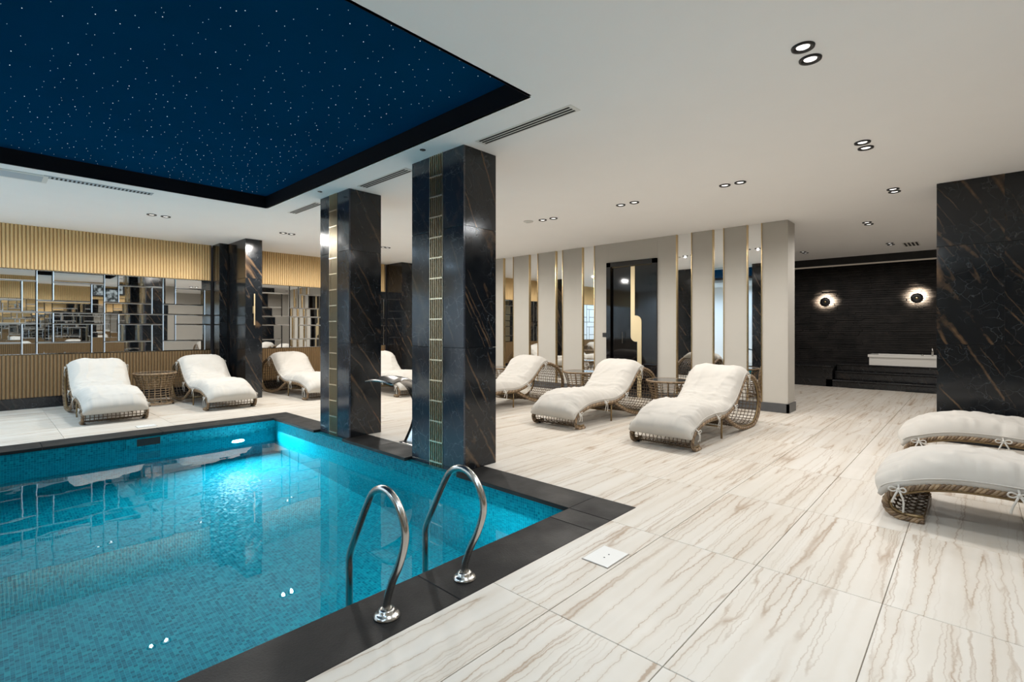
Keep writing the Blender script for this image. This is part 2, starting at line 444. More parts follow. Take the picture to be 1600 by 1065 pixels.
plain_wall('wall_rear', 'beige plaster wall behind the right loungers', (3.5, -2.7, 0), (XR+.6, -2.5, CE), 'beige_panel')
plain_wall('wall_spa_side', 'dark side wall of the spa alcove', (8.2, 4.6, 0), (XR+.6, 4.8, CE), 'black_satin')

# ---------------- marble pillars
def slabs(parent, axis, pos, a0, a1, z0=0., z1=CE, face=-1, splits=None, th=.02, mat='dark_marble', zs=(0, 1.04, 2.08, CE), w=None):
    """cladding slabs on a plane x=pos (axis 'x') or y=pos (axis 'y'); face = side that shows"""
    zs = [z0]+[q for q in zs if z0+.01 < q < z1-.01]+[z1]
    cuts = [a0]+(splits or [])+[a1]
    for u0, u1 in zip(cuts[:-1], cuts[1:]):
        for q0, q1 in zip(zs[:-1], zs[1:]):
            g = .0012; du, dz = (u1-u0)/2-g, (q1-q0)/2-g
            if axis == 'x': bx = ((-th/2, -du, -dz), (th/2, du, dz)); c = (pos-face*th/2, (u0+u1)/2, (q0+q1)/2)
            else: bx = ((-du, -th/2, -dz), (du, th/2, dz)); c = ((u0+u1)/2, pos-face*th/2, (q0+q1)/2)
            MB().cham(bx[0], bx[1], .0015).build('marble_slab', mat, parent, loc=c)
def gold_channel(parent, x, y0, y1, zb):
    MB().box((x+.012, y0, zb), (x+.02, y1, CE)).build('channel_backing', 'gold_back', parent)
    bar = MB().box((-.006, -.0032, zb), (.012, .0032, CE)).mesh('bar', 'gold_bar')
    n = 7
    for k in range(n): link('bar', bar, parent, (x, y0+.004+(y1-y0-.008)*k/(n-1), 0))
    rung = MB().box((-.009, y0, -.006), (.010, y1, .006)).mesh('rung', 'gold_bar')
    z = 2.567
    while z > zb+.05: link('rung', rung, parent, (x, 0, z)); z -= .1825
for lab, x0, x1, y0, y1, s0, s1 in (('dark marble column with gold fluted strip nearest the pool ladder', 2.775, 3.16, 3.15, 3.885, 3.426, 3.609),
                                 ('dark marble column with gold fluted strip at the far end of the pool edge', 2.775, 3.18, 5.06, 5.74, 5.326, 5.509)):
    c = empty('marble_column', (0, 0, 0)); tag(c, lab, 'column', 'marble columns along the pool edge')
    zb = -.05
    core = MB().box((x0+.02, y0+.02, zb), (x1-.02, y1-.02, CE)).build('core', 'black_satin', c)
    slabs(c, 'x', x0, y0, s0, zb, mat='sheen_marble'); slabs(c, 'x', x0, s1, y1, zb, mat='sheen_marble')
    slabs(c, 'y', y0, x0+.02, x1, zb); slabs(c, 'y', y1, x0+.02, x1, zb, face=1); slabs(c, 'x', x1, y0+.02, y1-.02, zb, face=1)
    gold_channel(c, x0, s0, s1, zb)
c = empty('marble_pillar'); tag(c, 'dark marble pillar with a slim gold bar on the mirror wall', 'pillar')
MB().box((2.98, 10.02, 0), (3.36, YF-.01, CE)).box((3.12, 9.17, 0), (3.34, 10.1, CE)).build('core', 'black_satin', c)
slabs(c, 'y', 9.15, 3.09, 3.365); slabs(c, 'x', 3.09, 9.17, 10.0, splits=[9.6]); slabs(c, 'y', 10.0, 2.94, 3.07); slabs(c, 'x', 3.365, 9.17, YF-.03, face=1, splits=[9.8]); slabs(c, 'x', 2.94, 10.02, YF-.03)
c = empty('marble_pillar'); tag(c, 'black marble corner pillar seen between the two pool columns', 'pillar')
MB().box((6.70, 9.77, 0), (7.84, YF, CE)).build('core', 'black_satin', c)
slabs(c, 'x', 6.68, 9.77, YF); slabs(c, 'y', 9.75, 6.68, 7.84, splits=[7.2])
c = empty('marble_pillar'); tag(c, 'wide dark brown-veined marble pillar at the right edge behind the loungers', 'pillar')
MB().box((7.02, -1.5, 0), (7.88, .28, CE)).build('core', 'black_satin', c)
slabs(c, 'x', 7.0, -1.52, .3, splits=[-1.26, -.74, -.22]); slabs(c, 'y', .3, 7.02, 7.9, face=1, splits=[7.5]); slabs(c, 'x', 7.9, -1.5, .28, face=1, splits=[-.9, -.3]); slabs(c, 'y', -1.52, 7.02, 7.9, splits=[7.5])

# slim gold bar on the pillar
g = empty('gold_bar_handle', (3.223, 9.15, 1.27)); tag(g, 'slim vertical gold bar mounted on dark marble pillar', 'wall bar')
MB().cham((-.009, -.045, 0), (.009, -.03, .545), .003).build('bar', 'gold_light', g)
MB().cham((-.016, -.03, .2), (.016, 0, .33), .003).build('bracket', 'gold_light', g)

# ---------------- beige wall with mirror strips and the black door
WX = 7.84
wr = MB()
for a, b in ((1.96, 3.94), (4.93, YF)): wr.box((WX+.03, a, 0), (8.2, b, CE))
wr.box((WX+.03, 3.94, 2.41), (8.2, 4.93, CE))
wr = wr.build('wall_right', 'beige_panel'); tag(wr, 'beige panelled wall with tall narrow mirrors and a black door', kind='structure')
strips = [(2.285, 2.499), (2.832, 3.007), (3.339, 3.605), (5.201, 5.482), (5.945, 6.124), (6.583, 6.828), (7.275, 7.574), (8.0, 8.25), (8.75, 8.95)]
edges = [1.96]+[q for s in strips for q in s]+[YF]
for k in range(0, len(edges), 2):
    a, b = edges[k], edges[k+1]
    if a < 3.94 < b:
        parts = [(a, 3.94, .13, CE), (4.93, b, .13, CE), (3.94, 4.93, 2.41, CE)]
    else: parts = [(a, b, .13, CE)]
    for (y0, y1, z0, z1) in parts:
        MB().cham((WX, y0+.001, z0), (WX+.03, y1-.001, z1-.001), .003).build('beige_panel', 'beige_panel', wr)
MB().cham((WX, 1.945, .13), (8.2, 1.962, CE-.001), .003).build('beige_panel', 'beige_panel', wr)
for (y0, y1) in strips:
    MB().box((WX+.014, y0, .13), (WX+.029, y1, CE-.001)).build('mirror_strip', 'mirror', wr)
    for yy in (y0, y1-.012): MB().box((WX-.014, yy, .13), (WX+.02, yy+.012, CE-.001)).build('gold_edge', 'gold', wr)
bb = MB().cham((WX-.015, 1.93, 0), (WX+.02, 3.94, .13), .003).cham((WX-.015, 4.93, 0), (WX+.02, YF, .13), .003).cham((WX-.015, 1.93, 0), (8.215, 1.962, .13), .003)
tag(bb.build('baseboard_right', 'plinth_grey'), 'grey stone baseboard along the beige wall', kind='structure')
dr = empty('door_1', (WX, 0, 0)); tag(dr, 'glossy black door with a gold stepped inlay in the beige wall', kind='structure')
fr_ = MB(); w_ = .085
fr_.cham((-.035, 3.94, 0), (.12, 3.94+w_, 2.41), .004).cham((-.035, 4.93-w_, 0), (.12, 4.93, 2.41), .004).cham((-.035, 3.94, 2.41-w_), (.12, 4.93, 2.41), .004)
fr_.build('door_frame', 'black_gloss', dr)
MB().cham((.02, 4.03, .005), (.065, 4.84, 2.32), .003).build('door_leaf', 'black_gloss', dr)
lst = MB()
lst.box((-.002, 4.024, .0), (.022, 4.036, 2.325)).box((-.002, 4.834, 0), (.022, 4.846, 2.325)).box((-.002, 4.03, 2.312), (.022, 4.84, 2.325))
lst.build('door_bead', 'gold_back', dr)
# gold inlay: upper strip, rounded step, lower strip (outline in y,z)
def arc(cy_, cz_, r, a0, a1, n=8): return [(cy_+r*math.cos(R(a0+(a1-a0)*k/n)), cz_+r*math.sin(R(a0+(a1-a0)*k/n))) for k in range(n+1)]
ol = [(4.455, 2.31), (4.455, 1.10)] + arc(4.455-.10, 1.08, .10, 0, -90)[1:] + [(4.325, .98), (4.325, .01), (4.245, .01), (4.245, 1.33)] + arc(4.245+.11, 1.33, .11, 180, 90)[1:] + [(4.375, 1.44), (4.375, 2.31)]
m = MB(); n = len(ol)
m.add([(x_, y, z_) for x_ in (.021, .008) for y, z_ in ol], [tuple(range(n)), tuple(range(2*n-1, n-1, -1))]+[(i, n+i, n+(i+1) % n, (i+1) % n) for i in range(n)])
m.build('gold_inlay', 'gold_light', dr)
MB().tube([(-.005, 4.60, .95), (-.03, 4.60, .95), (-.03, 4.60, 1.15), (-.005, 4.60, 1.15)], .006, 6).build('door_handle', 'steel', dr)
sw = empty('light_switch', (WX, 4.985, 1.055)); tag(sw, 'small black square wall switch beside the black door', 'switch')
MB().cham((-.012, -.04, 0), (0, .04, .08), .003).build('plate', 'black_plastic', sw); MB().cham((-.016, -.024, .016), (-.011, .024, .064), .002).build('rocker', 'black_satin', sw)

# ---------------- spa alcove : ledge stone wall, soffit, steps, tub
SX = XR
sw_ = MB().box((SX, -2.5, 0), (SX+.3, 4.6, CE)).build('wall_spa', 'black_satin'); tag(sw_, 'black ledge stone wall with two round lamps', kind='structure')
m = MB(); rg = random.Random(11); z = .42
while z < 2.74:
    hgt = rg.uniform(.026, .058); y = -2.5-rg.random()*.3
    while y < 4.6:
        L = rg.uniform(.12, .55); d = rg.uniform(.006, .03)
        m.cham((SX-d, y+.002, z+.002), (SX+.01, y+L-.002, z+hgt-.002), .0035); y += L
    z += hgt
tag(m.build('ledge_stones', 'ledge_stone', sw_), kind='stuff')
sf = MB().box((12.75, -2.5, 2.60), (SX, 4.6, CE)).build('trim_1', 'black_satin'); tag(sf, 'black soffit above the ledge stone wall', kind='structure')
MB().box((12.74, -2.5, 2.575), (12.80, 4.6, 2.60)).build('light_strip', 'strip_light', sf)
pl = empty('spa_platform', (12.07, 2.17, 0)); tag(pl, 'glossy black stone platform with steps in the dark spa alcove', 'platform')
def pbox(name, a, b, mat='black_stone', c=.006): return MB().cham(tuple(p-q for p, q in zip(a, (12.07, 2.17, 0))), tuple(p-q for p, q in zip(b, (12.07, 2.17, 0))), c).build(name, mat, pl)
pbox('bench_block', (12.11, 2.19, 0), (13.25, 4.55, .40)); pbox('bench_top', (12.07, 2.17, .40), (13.28, 4.55, .435))
pbox('bench_panel', (12.085, 2.17, .0), (12.12, 4.55, .16)); pbox('bench_panel', (12.085, 2.17, .0), (12.12, 2.28, .40))
pbox('step_riser', (12.09, -2.4, 0), (13.25, 2.165, .115)); pbox('step_tread', (12.07, -2.4, .117), (13.27, 2.165, .145))
pbox('step_riser', (12.34, -2.4, .147), (13.26, 2.165, .285)); pbox('step_tread', (12.32, -2.4, .287), (13.28, 2.165, .315))
pbox('step_riser', (12.55, -2.4, .317), (13.24, 2.165, .43)); pbox('step_tread', (12.53, -2.4, .432), (13.26, 2.165, .46))
for a in (.55, 1.45): pbox('floor_vent', (12.06, a, .004), (12.09, a+.42, .035), 'dark_slot', .002)
tb = empty('bathtub', (12.56, -.35, .46)); tag(tb, 'white rectangular bathtub on the black stone steps', 'bathtub')
L, W, T = 1.95, .64, .215
m = MB()
o_ = [(0,0),(W,0),(W,L),(0,L)]; i_ = [(.07,.09),(W-.07,.09),(W-.07,L-.09),(.07,L-.09)]; b_ = [(.13,.2),(W-.13,.2),(W-.13,L-.2),(.13,L-.2)]
vs_ = [(*p, 0) for p in o_]+[(*p, T-.05) for p in o_]+[(p[0]-(.02 if p[0] == 0 else -.0), p[1]+(.02 if p[1] else -.02), T-.05) for p in o_]+[(p[0]-(.02 if p[0] == 0 else 0), p[1]+(.02 if p[1] else -.02), T) for p in o_]+[(*p, T) for p in i_]+[(*p, .03) for p in b_]
fs_ = [(3,2,1,0)]
for k in range(5):
    for j in range(4): fs_.append((k*4+j, k*4+(j+1)%4, k*4+4+(j+1)%4, k*4+4+j))
fs_.append((20,21,22,23))
m.add(vs_, fs_).build('tub_body', 'white_acrylic', tb)
MB().tube([(.05, .95, T), (.05, .95, T+.13), (.07, .95, T+.16), (.14, .95, T+.15), (.16, .95, T+.12)], .016, 8).build('spout', 'steel', tb, True)
MB().lathe([(.016, T), (.016, T+.1), (.022, T+.1), (.02, T+.125)], (.05, .68, 0), 10).build('tap_handle', 'steel', tb, True)
MB().lathe([(.02, T), (.02, T+.03)], (.05, 1.1, 0), 10).build('tap_handle', 'steel', tb, True)
for lab, y, zz in (('round black backlit wall lamp on ledge stone, nearer the beige wall end', 2.50, 1.82), ('round black backlit wall lamp on ledge stone above the bathtub', .87, 1.84)):
    lp = empty('wall_lamp', (SX-.085, y, zz)); tag(lp, lab, 'wall lamp', 'round lamps on the ledge stone wall')
    MB().lathe([(.008, .085), (.008, -.045)], n=12, axis='x').build('bracket', 'black_satin', lp, True)
    MB().lathe([(.088, -.042), (.1, -.04), (.104, -.05), (.1, -.058), (.05, -.066), (.03, -.062)], n=32, axis='x').build('disc', 'black_satin', lp, True)
    MB().lathe([(.03, -.0665), (.018, -.075)], n=20, axis='x').build('centre_cap', 'gold', lp, True)
    MB().lathe([(.085, -.038), (.07, -.036)], n=28, axis='x', caps=False).build('glow_ring', 'sconce_ring', lp, True)
    li = bpy.data.lights.new('wall_lamp_light', 'SPOT'); li.energy = SCONCE_W; li.color = (1, .82, .62); li.shadow_soft_size = .02; li.spot_size = R(146); li.spot_blend = .35
    lo = link('wall_lamp_light', li, lp, (-.033, .0, .03)); lo.rotation_euler = (0, R(-90), 0)
# ------------------------------------------------------------------ pool
WZ, PZ = -.17, -1.32
pool = empty('swimming_pool', (0, 0, 0)); tag(pool, 'turquoise mosaic swimming pool with dark stone edge', 'pool')
m = MB()
def quad(m, a, b, c, d): m.add([a, b, c, d], [(0, 1, 2, 3)])
top = -.03
m.box((XW, PY0, PZ-.1), (PX, PY1, PZ))                                  # floor
m.box((PX, PY0-.2, PZ-.1), (PX+.2, PY1+.2, top)); m.box((XW-.2, PY1, PZ-.1), (PX, PY1+.2, top)); m.box((XW-.2, PY0-.2, PZ-.1), (PX, PY0, top)); m.box((XW-.2, PY0, PZ-.1), (XW, PY1, top))
m.build('basin', 'mosaic', pool)
# bench-like ledge line just under water on the far and right sides
# coping slabs
def coping(a, b):
    cx_, cy_ = (a[0]+b[0])/2, (a[1]+b[1])/2; g = .0012
    MB().cham((a[0]-cx_+g, a[1]-cy_+g, -.03), (b[0]-cx_-g, b[1]-cy_-g, .001), .003).build('coping_slab', 'basalt', pool, loc=(cx_, cy_, 0))
ov = .03
xs = [XW, -.62, .42, 1.45, 2.48, PX-ov]
for a, b in zip(xs[:-1], xs[1:]):
    coping((a, CY0), (b, PY0+ov)); coping((a, PY1-ov), (b, CY1))
coping((XW-.3, CY0), (XW, 4.4)); coping((XW-.3, 4.4), (XW, CY1)); coping((PX-ov, CY0), (CX, PY0+ov)); coping((PX-ov, PY1-ov), (CX, CY1))
coping((PX-ov, PY0+ov), (CX, 3.15)); coping((PX-ov, 3.885), (CX, 4.5)); coping((PX-ov, 4.5), (CX, 5.06)); coping((PX-ov, 5.74), (CX, PY1-ov))
# skimmer mouth on the far wall
sk = MB(); sk.box((1.10, PY1-.012, -.155), (1.50, PY1+.001, -.04)); sk.build('skimmer_frame', 'mosaic', pool)
MB().box((1.20, PY1-.016, -.13), (1.42, PY1-.011, -.05)).build('skimmer_mouth', 'dark_slot', pool)
# underwater lamps
def pool_lamp(x, y, z_, rz, W):
    c = math.cos(rz); s = math.sin(rz)
    f = MB().lathe([(.06, -.002), (.07, .012), (.062, .02), (.05, .02)], n=28, axis='y', caps=False).build('pool_lamp_ring', 'steel', pool, True, (x, y, z_)); f.rotation_euler.z = rz
    g_ = MB().lathe([(.05, .004), (.047, .014), (.02, .018)], n=28, axis='y').build('lens', 'pool_lens', f, True)
    li = bpy.data.lights.new('pool_lamp_light', 'AREA'); li.shape = 'DISK'; li.size = .14; li.energy = W; li.color = (.66, .90, 1); li.spread = R(170)
    lo = link('pool_lamp_light', li, f, (0, .03, 0)); lo.rotation_euler = (R(90), 0, 0)
pool_lamp(2.25, PY1, -.48, math.pi, POOL_W*1.4)
pool_lamp(2.1, PY0, -.6, 0, POOL_W*.3)
wt = MB().add([(XW, PY0, WZ), (PX, PY0, WZ), (PX, PY1, WZ), (XW, PY1, WZ)], [(0, 1, 2, 3)]).build('pool_water', 'water')
tag(wt, 'clear still turquoise water filling the pool', 'water', kind='stuff')

# ladder
ld = empty('pool_ladder', (1.373, 1.797, 0)); tag(ld, 'stainless steel pool ladder with two curved grab rails', 'pool ladder')
pts = [(1.797, .0), (1.797, .06), (1.757, .158), (1.705, .249), (1.668, .348), (1.674, .418), (1.718, .487), (1.784, .523), (1.845, .522), (1.909, .487), (1.968, .403), (2.045, .27), (2.102, .162), (2.107, .06), (2.107, -.4), (2.107, -1.15)]
rail = MB().tube(smooth_path([(0, y-1.797, z_) for y, z_ in pts], 90), .0165, 14).mesh('grab_rail', 'steel', True)
fla = MB().lathe([(.056, .0), (.056, .006), (.046, .016), (.034, .022), (.034, .030), (.024, .034), (.018, .034)], n=28).mesh('flange', 'steel', True)
for x in (-.216, .216):
    link('grab_rail', rail, ld, (x, 0, 0)); link('flange', fla, ld, (x, 0, .001))
for z_ in (-.42, -.70, -.98): MB().cham((-.2, .27, z_-.012), (.2, .35, z_+.012), .004).build('tread', 'steel', ld)

# steel water blade
bl = empty('waterfall_blade', (3.1, 4.25, .001)); tag(bl, 'curved steel waterfall spout arching toward the pool between the columns', 'water spout')
bp = smooth_path([(3.06, 0, .0), (3.14, 0, .17), (3.17, 0, .33), (3.14, 0, .47), (3.05, 0, .60), (2.92, 0, .675), (2.78, 0, .70), (2.64, 0, .665)], 40)
m = MB(); vs_ = []; fs_ = []
for i, p in enumerate(bp):
    u = i/39; wd = .19-.03*math.sin(u*math.pi)+.05*max(0, u-.7)/.3
    d = (bp[min(i+1, 39)]-bp[max(i-1, 0)]).normalized(); nn = Vector((-d.z, 0, d.x))
    dip = .02+.02*u
    for k in range(9):
        q = (k-4)/4; pp = p-nn*(dip*(1-q*q))*.6+Vector((0, q*wd, 0)); vs_.append((pp.x-3.1, pp.y, pp.z))
    for k in range(9):
        q = (4-k)/4; pp = p-nn*(dip*(1-q*q))*.6-nn*.014+Vector((0, q*wd, 0)); vs_.append((pp.x-3.1, pp.y, pp.z))
for i in range(39):
    for k in range(18): fs_.append((i*18+k, i*18+(k+1) % 18, (i+1)*18+(k+1) % 18, (i+1)*18+k))
fs_ += [tuple(range(18))[::-1], tuple(39*18+k for k in range(18))]
m.add(vs_, fs_).build('blade', 'blade_steel', bl, True)
MB().cham((-.075, -.22, .0), (.04, .22, .008), .003).build('foot_plate', 'blade_steel', bl)

# floor hatches
for lab, x0, x1, y0, y1 in (('white square floor hatch in the tiles beside the near pool corner', 2.14, 2.355, 1.343, 1.503), ('small white floor hatch between the far loungers and the pool', 1.29, 1.49, 7.41, 7.57)):
    h_ = empty('floor_hatch', ((x0+x1)/2, (y0+y1)/2, .0005)); tag(h_, lab, 'floor hatch')
    a, b = (x1-x0)/2, (y1-y0)/2
    MB().box((-a, -b, 0), (a, b, .0012)).build('frame', 'grout', h_)
    MB().cham((-a+.004, -b+.004, .001), (a-.004, b-.004, .004), .001).build('cover', 'white_plastic', h_)
    for k in (-.02, .025): MB().lathe([(.005, .0041), (.004, .0046)], (k, -.004, 0), 8).build('finger_hole', 'dark_slot', h_)

# ------------------------------------------------------------------ loungers
LW = .66
prof = [(.19, .016), (.11, .012), (.03, .035), (.0, .095), (.028, .155), (.10, .195), (.2, .232), (.33, .257), (.48, .266), (.66, .262), (.83, .255), (.98, .275), (1.14, .325), (1.27, .405), (1.38, .50), (1.47, .585), (1.56, .63), (1.66, .64), (1.80, .605), (1.93, .535), (2.02, .43), (2.055, .32), (2.04, .20), (1.96, .095), (1.84, .03), (1.70, .017), (1.45, .03), (1.2, .09), (.98, .19), (.86, .245)]
RP = smooth_path([(x, 0, z_) for x, z_ in prof], 220)
plen = sum((RP[i+1]-RP[i]).length for i in range(219))
def lounger_frame():
    half = LW/2
    # twisted rope rim (one side, centred on y=0)
    m = MB(); N = 560; P = smooth_path([(x, 0, z_) for x, z_ in prof], N)
    for st_ in range(3):
        pts_ = []
        for i, p in enumerate(P):
            d = (P[min(i+1, N-1)]-P[max(i-1, 0)]).normalized(); nn = Vector((-d.z, 0, d.x)); a = 2*math.pi*(i/N*plen/.07+st_/3)
            pts_.append(p+nn*(math.cos(a)*.0105)+Vector((0, 1, 0))*(math.sin(a)*.0105))
        m.tube(pts_, .0092, 6)
    rope = m.mesh('rope_rim', 'rattan', True); rope.materials.append(M['rattan_dark']); npol = len(rope.polygons)
    for pi in range(2*npol//3, npol): rope.polygons[pi].material_index = 1
    m = MB(); pin = []
    for i in range(0, 220, 2):
        p = RP[i]; d = (RP[min(i+1, 219)]-RP[max(i-1, 0)]).normalized(); nn = Vector((-d.z, 0, d.x)); pin.append(p+nn*-.024)
    tube = MB().tube(pin, .010, 7).mesh('bronze_rim', 'bronze_tube', True)
    # lattice: cross strands + long strands
    m = MB(); dist = 0; nxt = 0
    for i in range(219):
        while nxt <= dist:
            p = RP[i]
            d = (RP[i+1]-RP[i]).normalized(); nn = Vector((-d.z, 0, d.x)); q = p-nn*.012
            m.tube([q+Vector((0, -half+.015, 0)), q+Vector((0, half-.015, 0))], .0048, 5); nxt += .052
        dist += (RP[i+1]-RP[i]).length
    for k in range(15):
        y = -half+.03+(LW-.06)*k/14
        pts_ = []
        for i in range(0, 220, 2):
            p = RP[i]; d = (RP[min(i+1, 219)]-RP[max(i-1, 0)]).normalized(); nn = Vector((-d.z, 0, d.x)); pts_.append(p-nn*(.012+.006*(1 if (i//2+k) % 2 else -1))+Vector((0, y, 0)))
        m.tube(pts_, .0045, 4)
    lat = m.mesh('lattice', 'lattice_brown', True)
    m = MB(); m.tube([(.84, half-.03, .235), (.84, half-.03, 0)], .011, 8); leg = m.mesh('leg', 'bronze_tube', True)
    m = MB(); m.tube([(.84, -half+.03, .13), (.84, half-.03, .13)], .009, 8); brace = m.mesh('brace', 'bronze_tube', True)
    m = MB(); m.lathe([(.013, 0), (.013, .018)], n=10); foot = m.mesh('foot_glide', 'black_plastic', True)
    return rope, tube, lat, leg, brace, foot
ROPE, TUBE, LAT, LEG, BRACE, FOOT = lounger_frame()
# cushion path follows the rim top from foot to head
def interp(tab, x):
    if x <= tab[0][0]: return tab[0][1]
    for (a, b), (c, d) in zip(tab[:-1], tab[1:]):
        if x <= c: return b+(d-b)*(x-a)/(c-a)
    return tab[-1][1]
TIES = (.075, .62, 1.12, 1.55)
def cushion(seed):
    rg = random.Random(seed); off = Vector((rg.uniform(0, 50), rg.uniform(0, 50), rg.uniform(0, 50)))
    path = smooth_path([(-.03, 0, .135), (.02, 0, .185), (.10, 0, .215), (.2, 0, .248), (.33, 0, .273), (.48, 0, .282), (.66, 0, .278), (.83, 0, .271), (.98, 0, .291), (1.14, 0, .341), (1.27, 0, .421), (1.38, 0, .516), (1.47, 0, .601), (1.56, 0, .646), (1.66, 0, .655)], 170)
    nu, nv = 170, 40; half = LW/2+.005; vs = []; fs = []
    tot = 169
    for side in (1, -1):
        for i, p in enumerate(path):
            u = i/tot; d = (path[min(i+1, tot)]-path[max(i-1, 0)]).normalized(); nn = Vector((-d.z, 0, d.x))
            endp = max(0, 1-abs(2*u-1)**10)**.5
            puff = .105+.02*math.sin(u*math.pi*2.2+.3)-.035*math.exp(-((u-.60)/.035)**2)
            for k in range(nv+1):
                v = -1+2*k/nv; v = math.copysign(abs(v)**.8, v)
                tie = sum(math.exp(-((p.x-t_)/.05)**2) for t_ in TIES)
                hw = half*(1-.012*tie*abs(v)**3)+.008*mnoise.noise(Vector((p.x*5, side, v))+off)*abs(v)
                edge_ = max(0, 1-abs(v)**5.5)**.5
                if side > 0:
                    h = puff*edge_*endp
                    q = Vector((p.x*4, v*1.1, 0))+off
                    wr_ = mnoise.noise(Vector((p.x*3.5+v*.3, v*1.3, .3))+off)*.016
                    # folds radiating from ties and running across at the bend
                    fold = .009*mnoise.noise(Vector((p.x*20+1.5*v, v*2.6, 1.7))+off)*(.45+abs(v)**2)
                    rdg = 1-abs(mnoise.noise(Vector((p.x*6+v*1.6, v*2.2-p.x*2, 9))+off))*2.4; fold += .010*max(0, rdg)**3
                    fold += .013*math.exp(-((u-.60)/.13)**2)*mnoise.noise(Vector((p.x*30+v*2.5*mnoise.noise(Vector((v*2, 0, 3))+off), v*1.2, 5))+off)
                    fold += -.034*tie*abs(v)**5+.008*abs(v)**2*mnoise.noise(Vector((p.x*60, v*1.5, 2))+off)*min(1, tie+.35)
                    fold += .012*max(0, 1-u/.14)*mnoise.noise(Vector((p.x*3, v*16, 4))+off)
                    h += (wr_+fold)*min(1, edge_*1.3)*endp
                    y = hw*v
                    h += .032*(1-abs(v)**6)*endp
                else:
                    h = -.016+.004*(abs(v)**4); y = hw*v
                    pass
                if abs(v) > .999: h = (.030 if side > 0 else -.012)*(.4+.6*endp)
                vs.append(p+nn*h+Vector((0, y, 0)))
    W = nv+1; O = nu*W
    for i in range(nu-1):
        for k in range(nv):
            a = i*W+k; fs.append((a, a+W, a+W+1, a+1)); a += O; fs.append((a, a+1, a+W+1, a+W))
        for k in (0, nv):
            a = i*W+k; q = (a, a+O, a+O+W, a+W); fs.append(q if k == 0 else q[::-1])
    for i in (0, nu-1):
        for k in range(nv):
            a = i*W+k; q = (a, a+1, a+1+O, a+O); fs.append(q if i == 0 else q[::-1])
    m = MB(); m.add(vs, fs); me = m.mesh('cushion', 'cotton', True)
    pip = []
    for sgn in (-1, 1):
        pts = []
        for i in range(4, 167, 2):
            p = path[i]; d = (path[i+1]-path[i-1]).normalized(); nn = Vector((-d.z, 0, d.x)); k = (i-1)*0
            tie = sum(math.exp(-((p.x-t_)/.05)**2) for t_ in TIES)
            pts.append(p+nn*.031+Vector((0, sgn*(half*(1-.012*tie)+.001), 0)))
        pip.append(MB().tube(pts, .0045, 5).mesh('piping', 'cotton', True))
    return me, pip
CUSH = [cushion(s) for s in (1, 2, 3)]
def ribbon(m, pts, w_=.011):
    P = smooth_path(pts, 14); vs = []; fs = []
    for i, p in enumerate(P):
        d = (P[min(i+1, 13)]-P[max(i-1, 0)]).normalized(); s_ = d.cross(Vector((0, 1, 0)))
        if s_.length < .1: s_ = Vector((1, 0, 0))
        s_.normalize(); n_ = d.cross(s_)*.0012
        vs += [p+s_*w_/2+n_, p-s_*w_/2+n_, p-s_*w_/2-n_, p+s_*w_/2-n_]
    for i in range(13):
        for k in range(4): fs.append((i*4+k, i*4+(k+1) % 4, i*4+4+(k+1) % 4, i*4+4+k))
    fs += [(3, 2, 1, 0), (52, 53, 54, 55)]; m.add(vs, fs)
def tie_mesh(seed):
    rg = random.Random(seed); m = MB(); a = rg.uniform(.8, 1.2); b = rg.uniform(.8, 1.25)
    ribbon(m, [(0, -.03, .045), (.004, -.005, .03), (0, .012, .008), (0, .022, -.004)])                # from cushion edge to rim
    ribbon(m, [(0, .022, -.004), (-.03*a, .034, .012), (-.045*a, .036, -.004), (-.028*a, .032, -.016), (0, .024, -.004)], .009)   # loop
    ribbon(m, [(0, .022, -.004), (.03*b, .034, .010), (.042*b, .036, -.006), (.024*b, .032, -.018), (0, .024, -.004)], .009)
    ribbon(m, [(0, .024, -.004), (-.018*a, .036, -.035), (-.03*a, .032, -.075), (-.024, .030, -.12*b)])
    ribbon(m, [(0, .024, -.004), (.014*b, .040, -.04), (.026*b, .038, -.08), (.034, .034, -.105*a)])
    m.lathe([(.004, -.012), (.009, -.008), (.009, .002), (.004, .006)], (0, .024, 0), 8)
    return m.mesh('tie', 'tie_cotton', True)
TIEM = [tie_mesh(s) for s in range(6)]
def rim_z(x): return interp([(-.05, .13)]+[(a, b) for a, b in prof[3:18]], x)
loungers = [
 ('rattan chaise lounge with cream cushion, far left before the mirror wall', 1.185, 8.10, 90),
 ('rattan chaise lounge with cream cushion beside the gold-barred marble pillar', 2.58, 8.17, 90),
 ('rattan chaise lounge just right of the gold-barred pillar, part hidden by a column', 4.06, 8.17, 90),
 ('rattan chaise lounge glimpsed between the two pool columns', 5.32, 7.33, 84),
 ('rattan chaise lounge beside the near column, first along the beige wall', 4.72, 5.465, 0),
 ('rattan chaise lounge in front of the black door', 4.79, 3.78, 0),
 ('rattan chaise lounge nearest the beige wall end', 4.70, 2.33, 0),
 ('rattan chaise lounge at right, farther of two, against the marble pillar', 6.10, .46, -90),
 ('rattan chaise lounge at right edge, nearest the viewer', 4.285, .42, -90)]
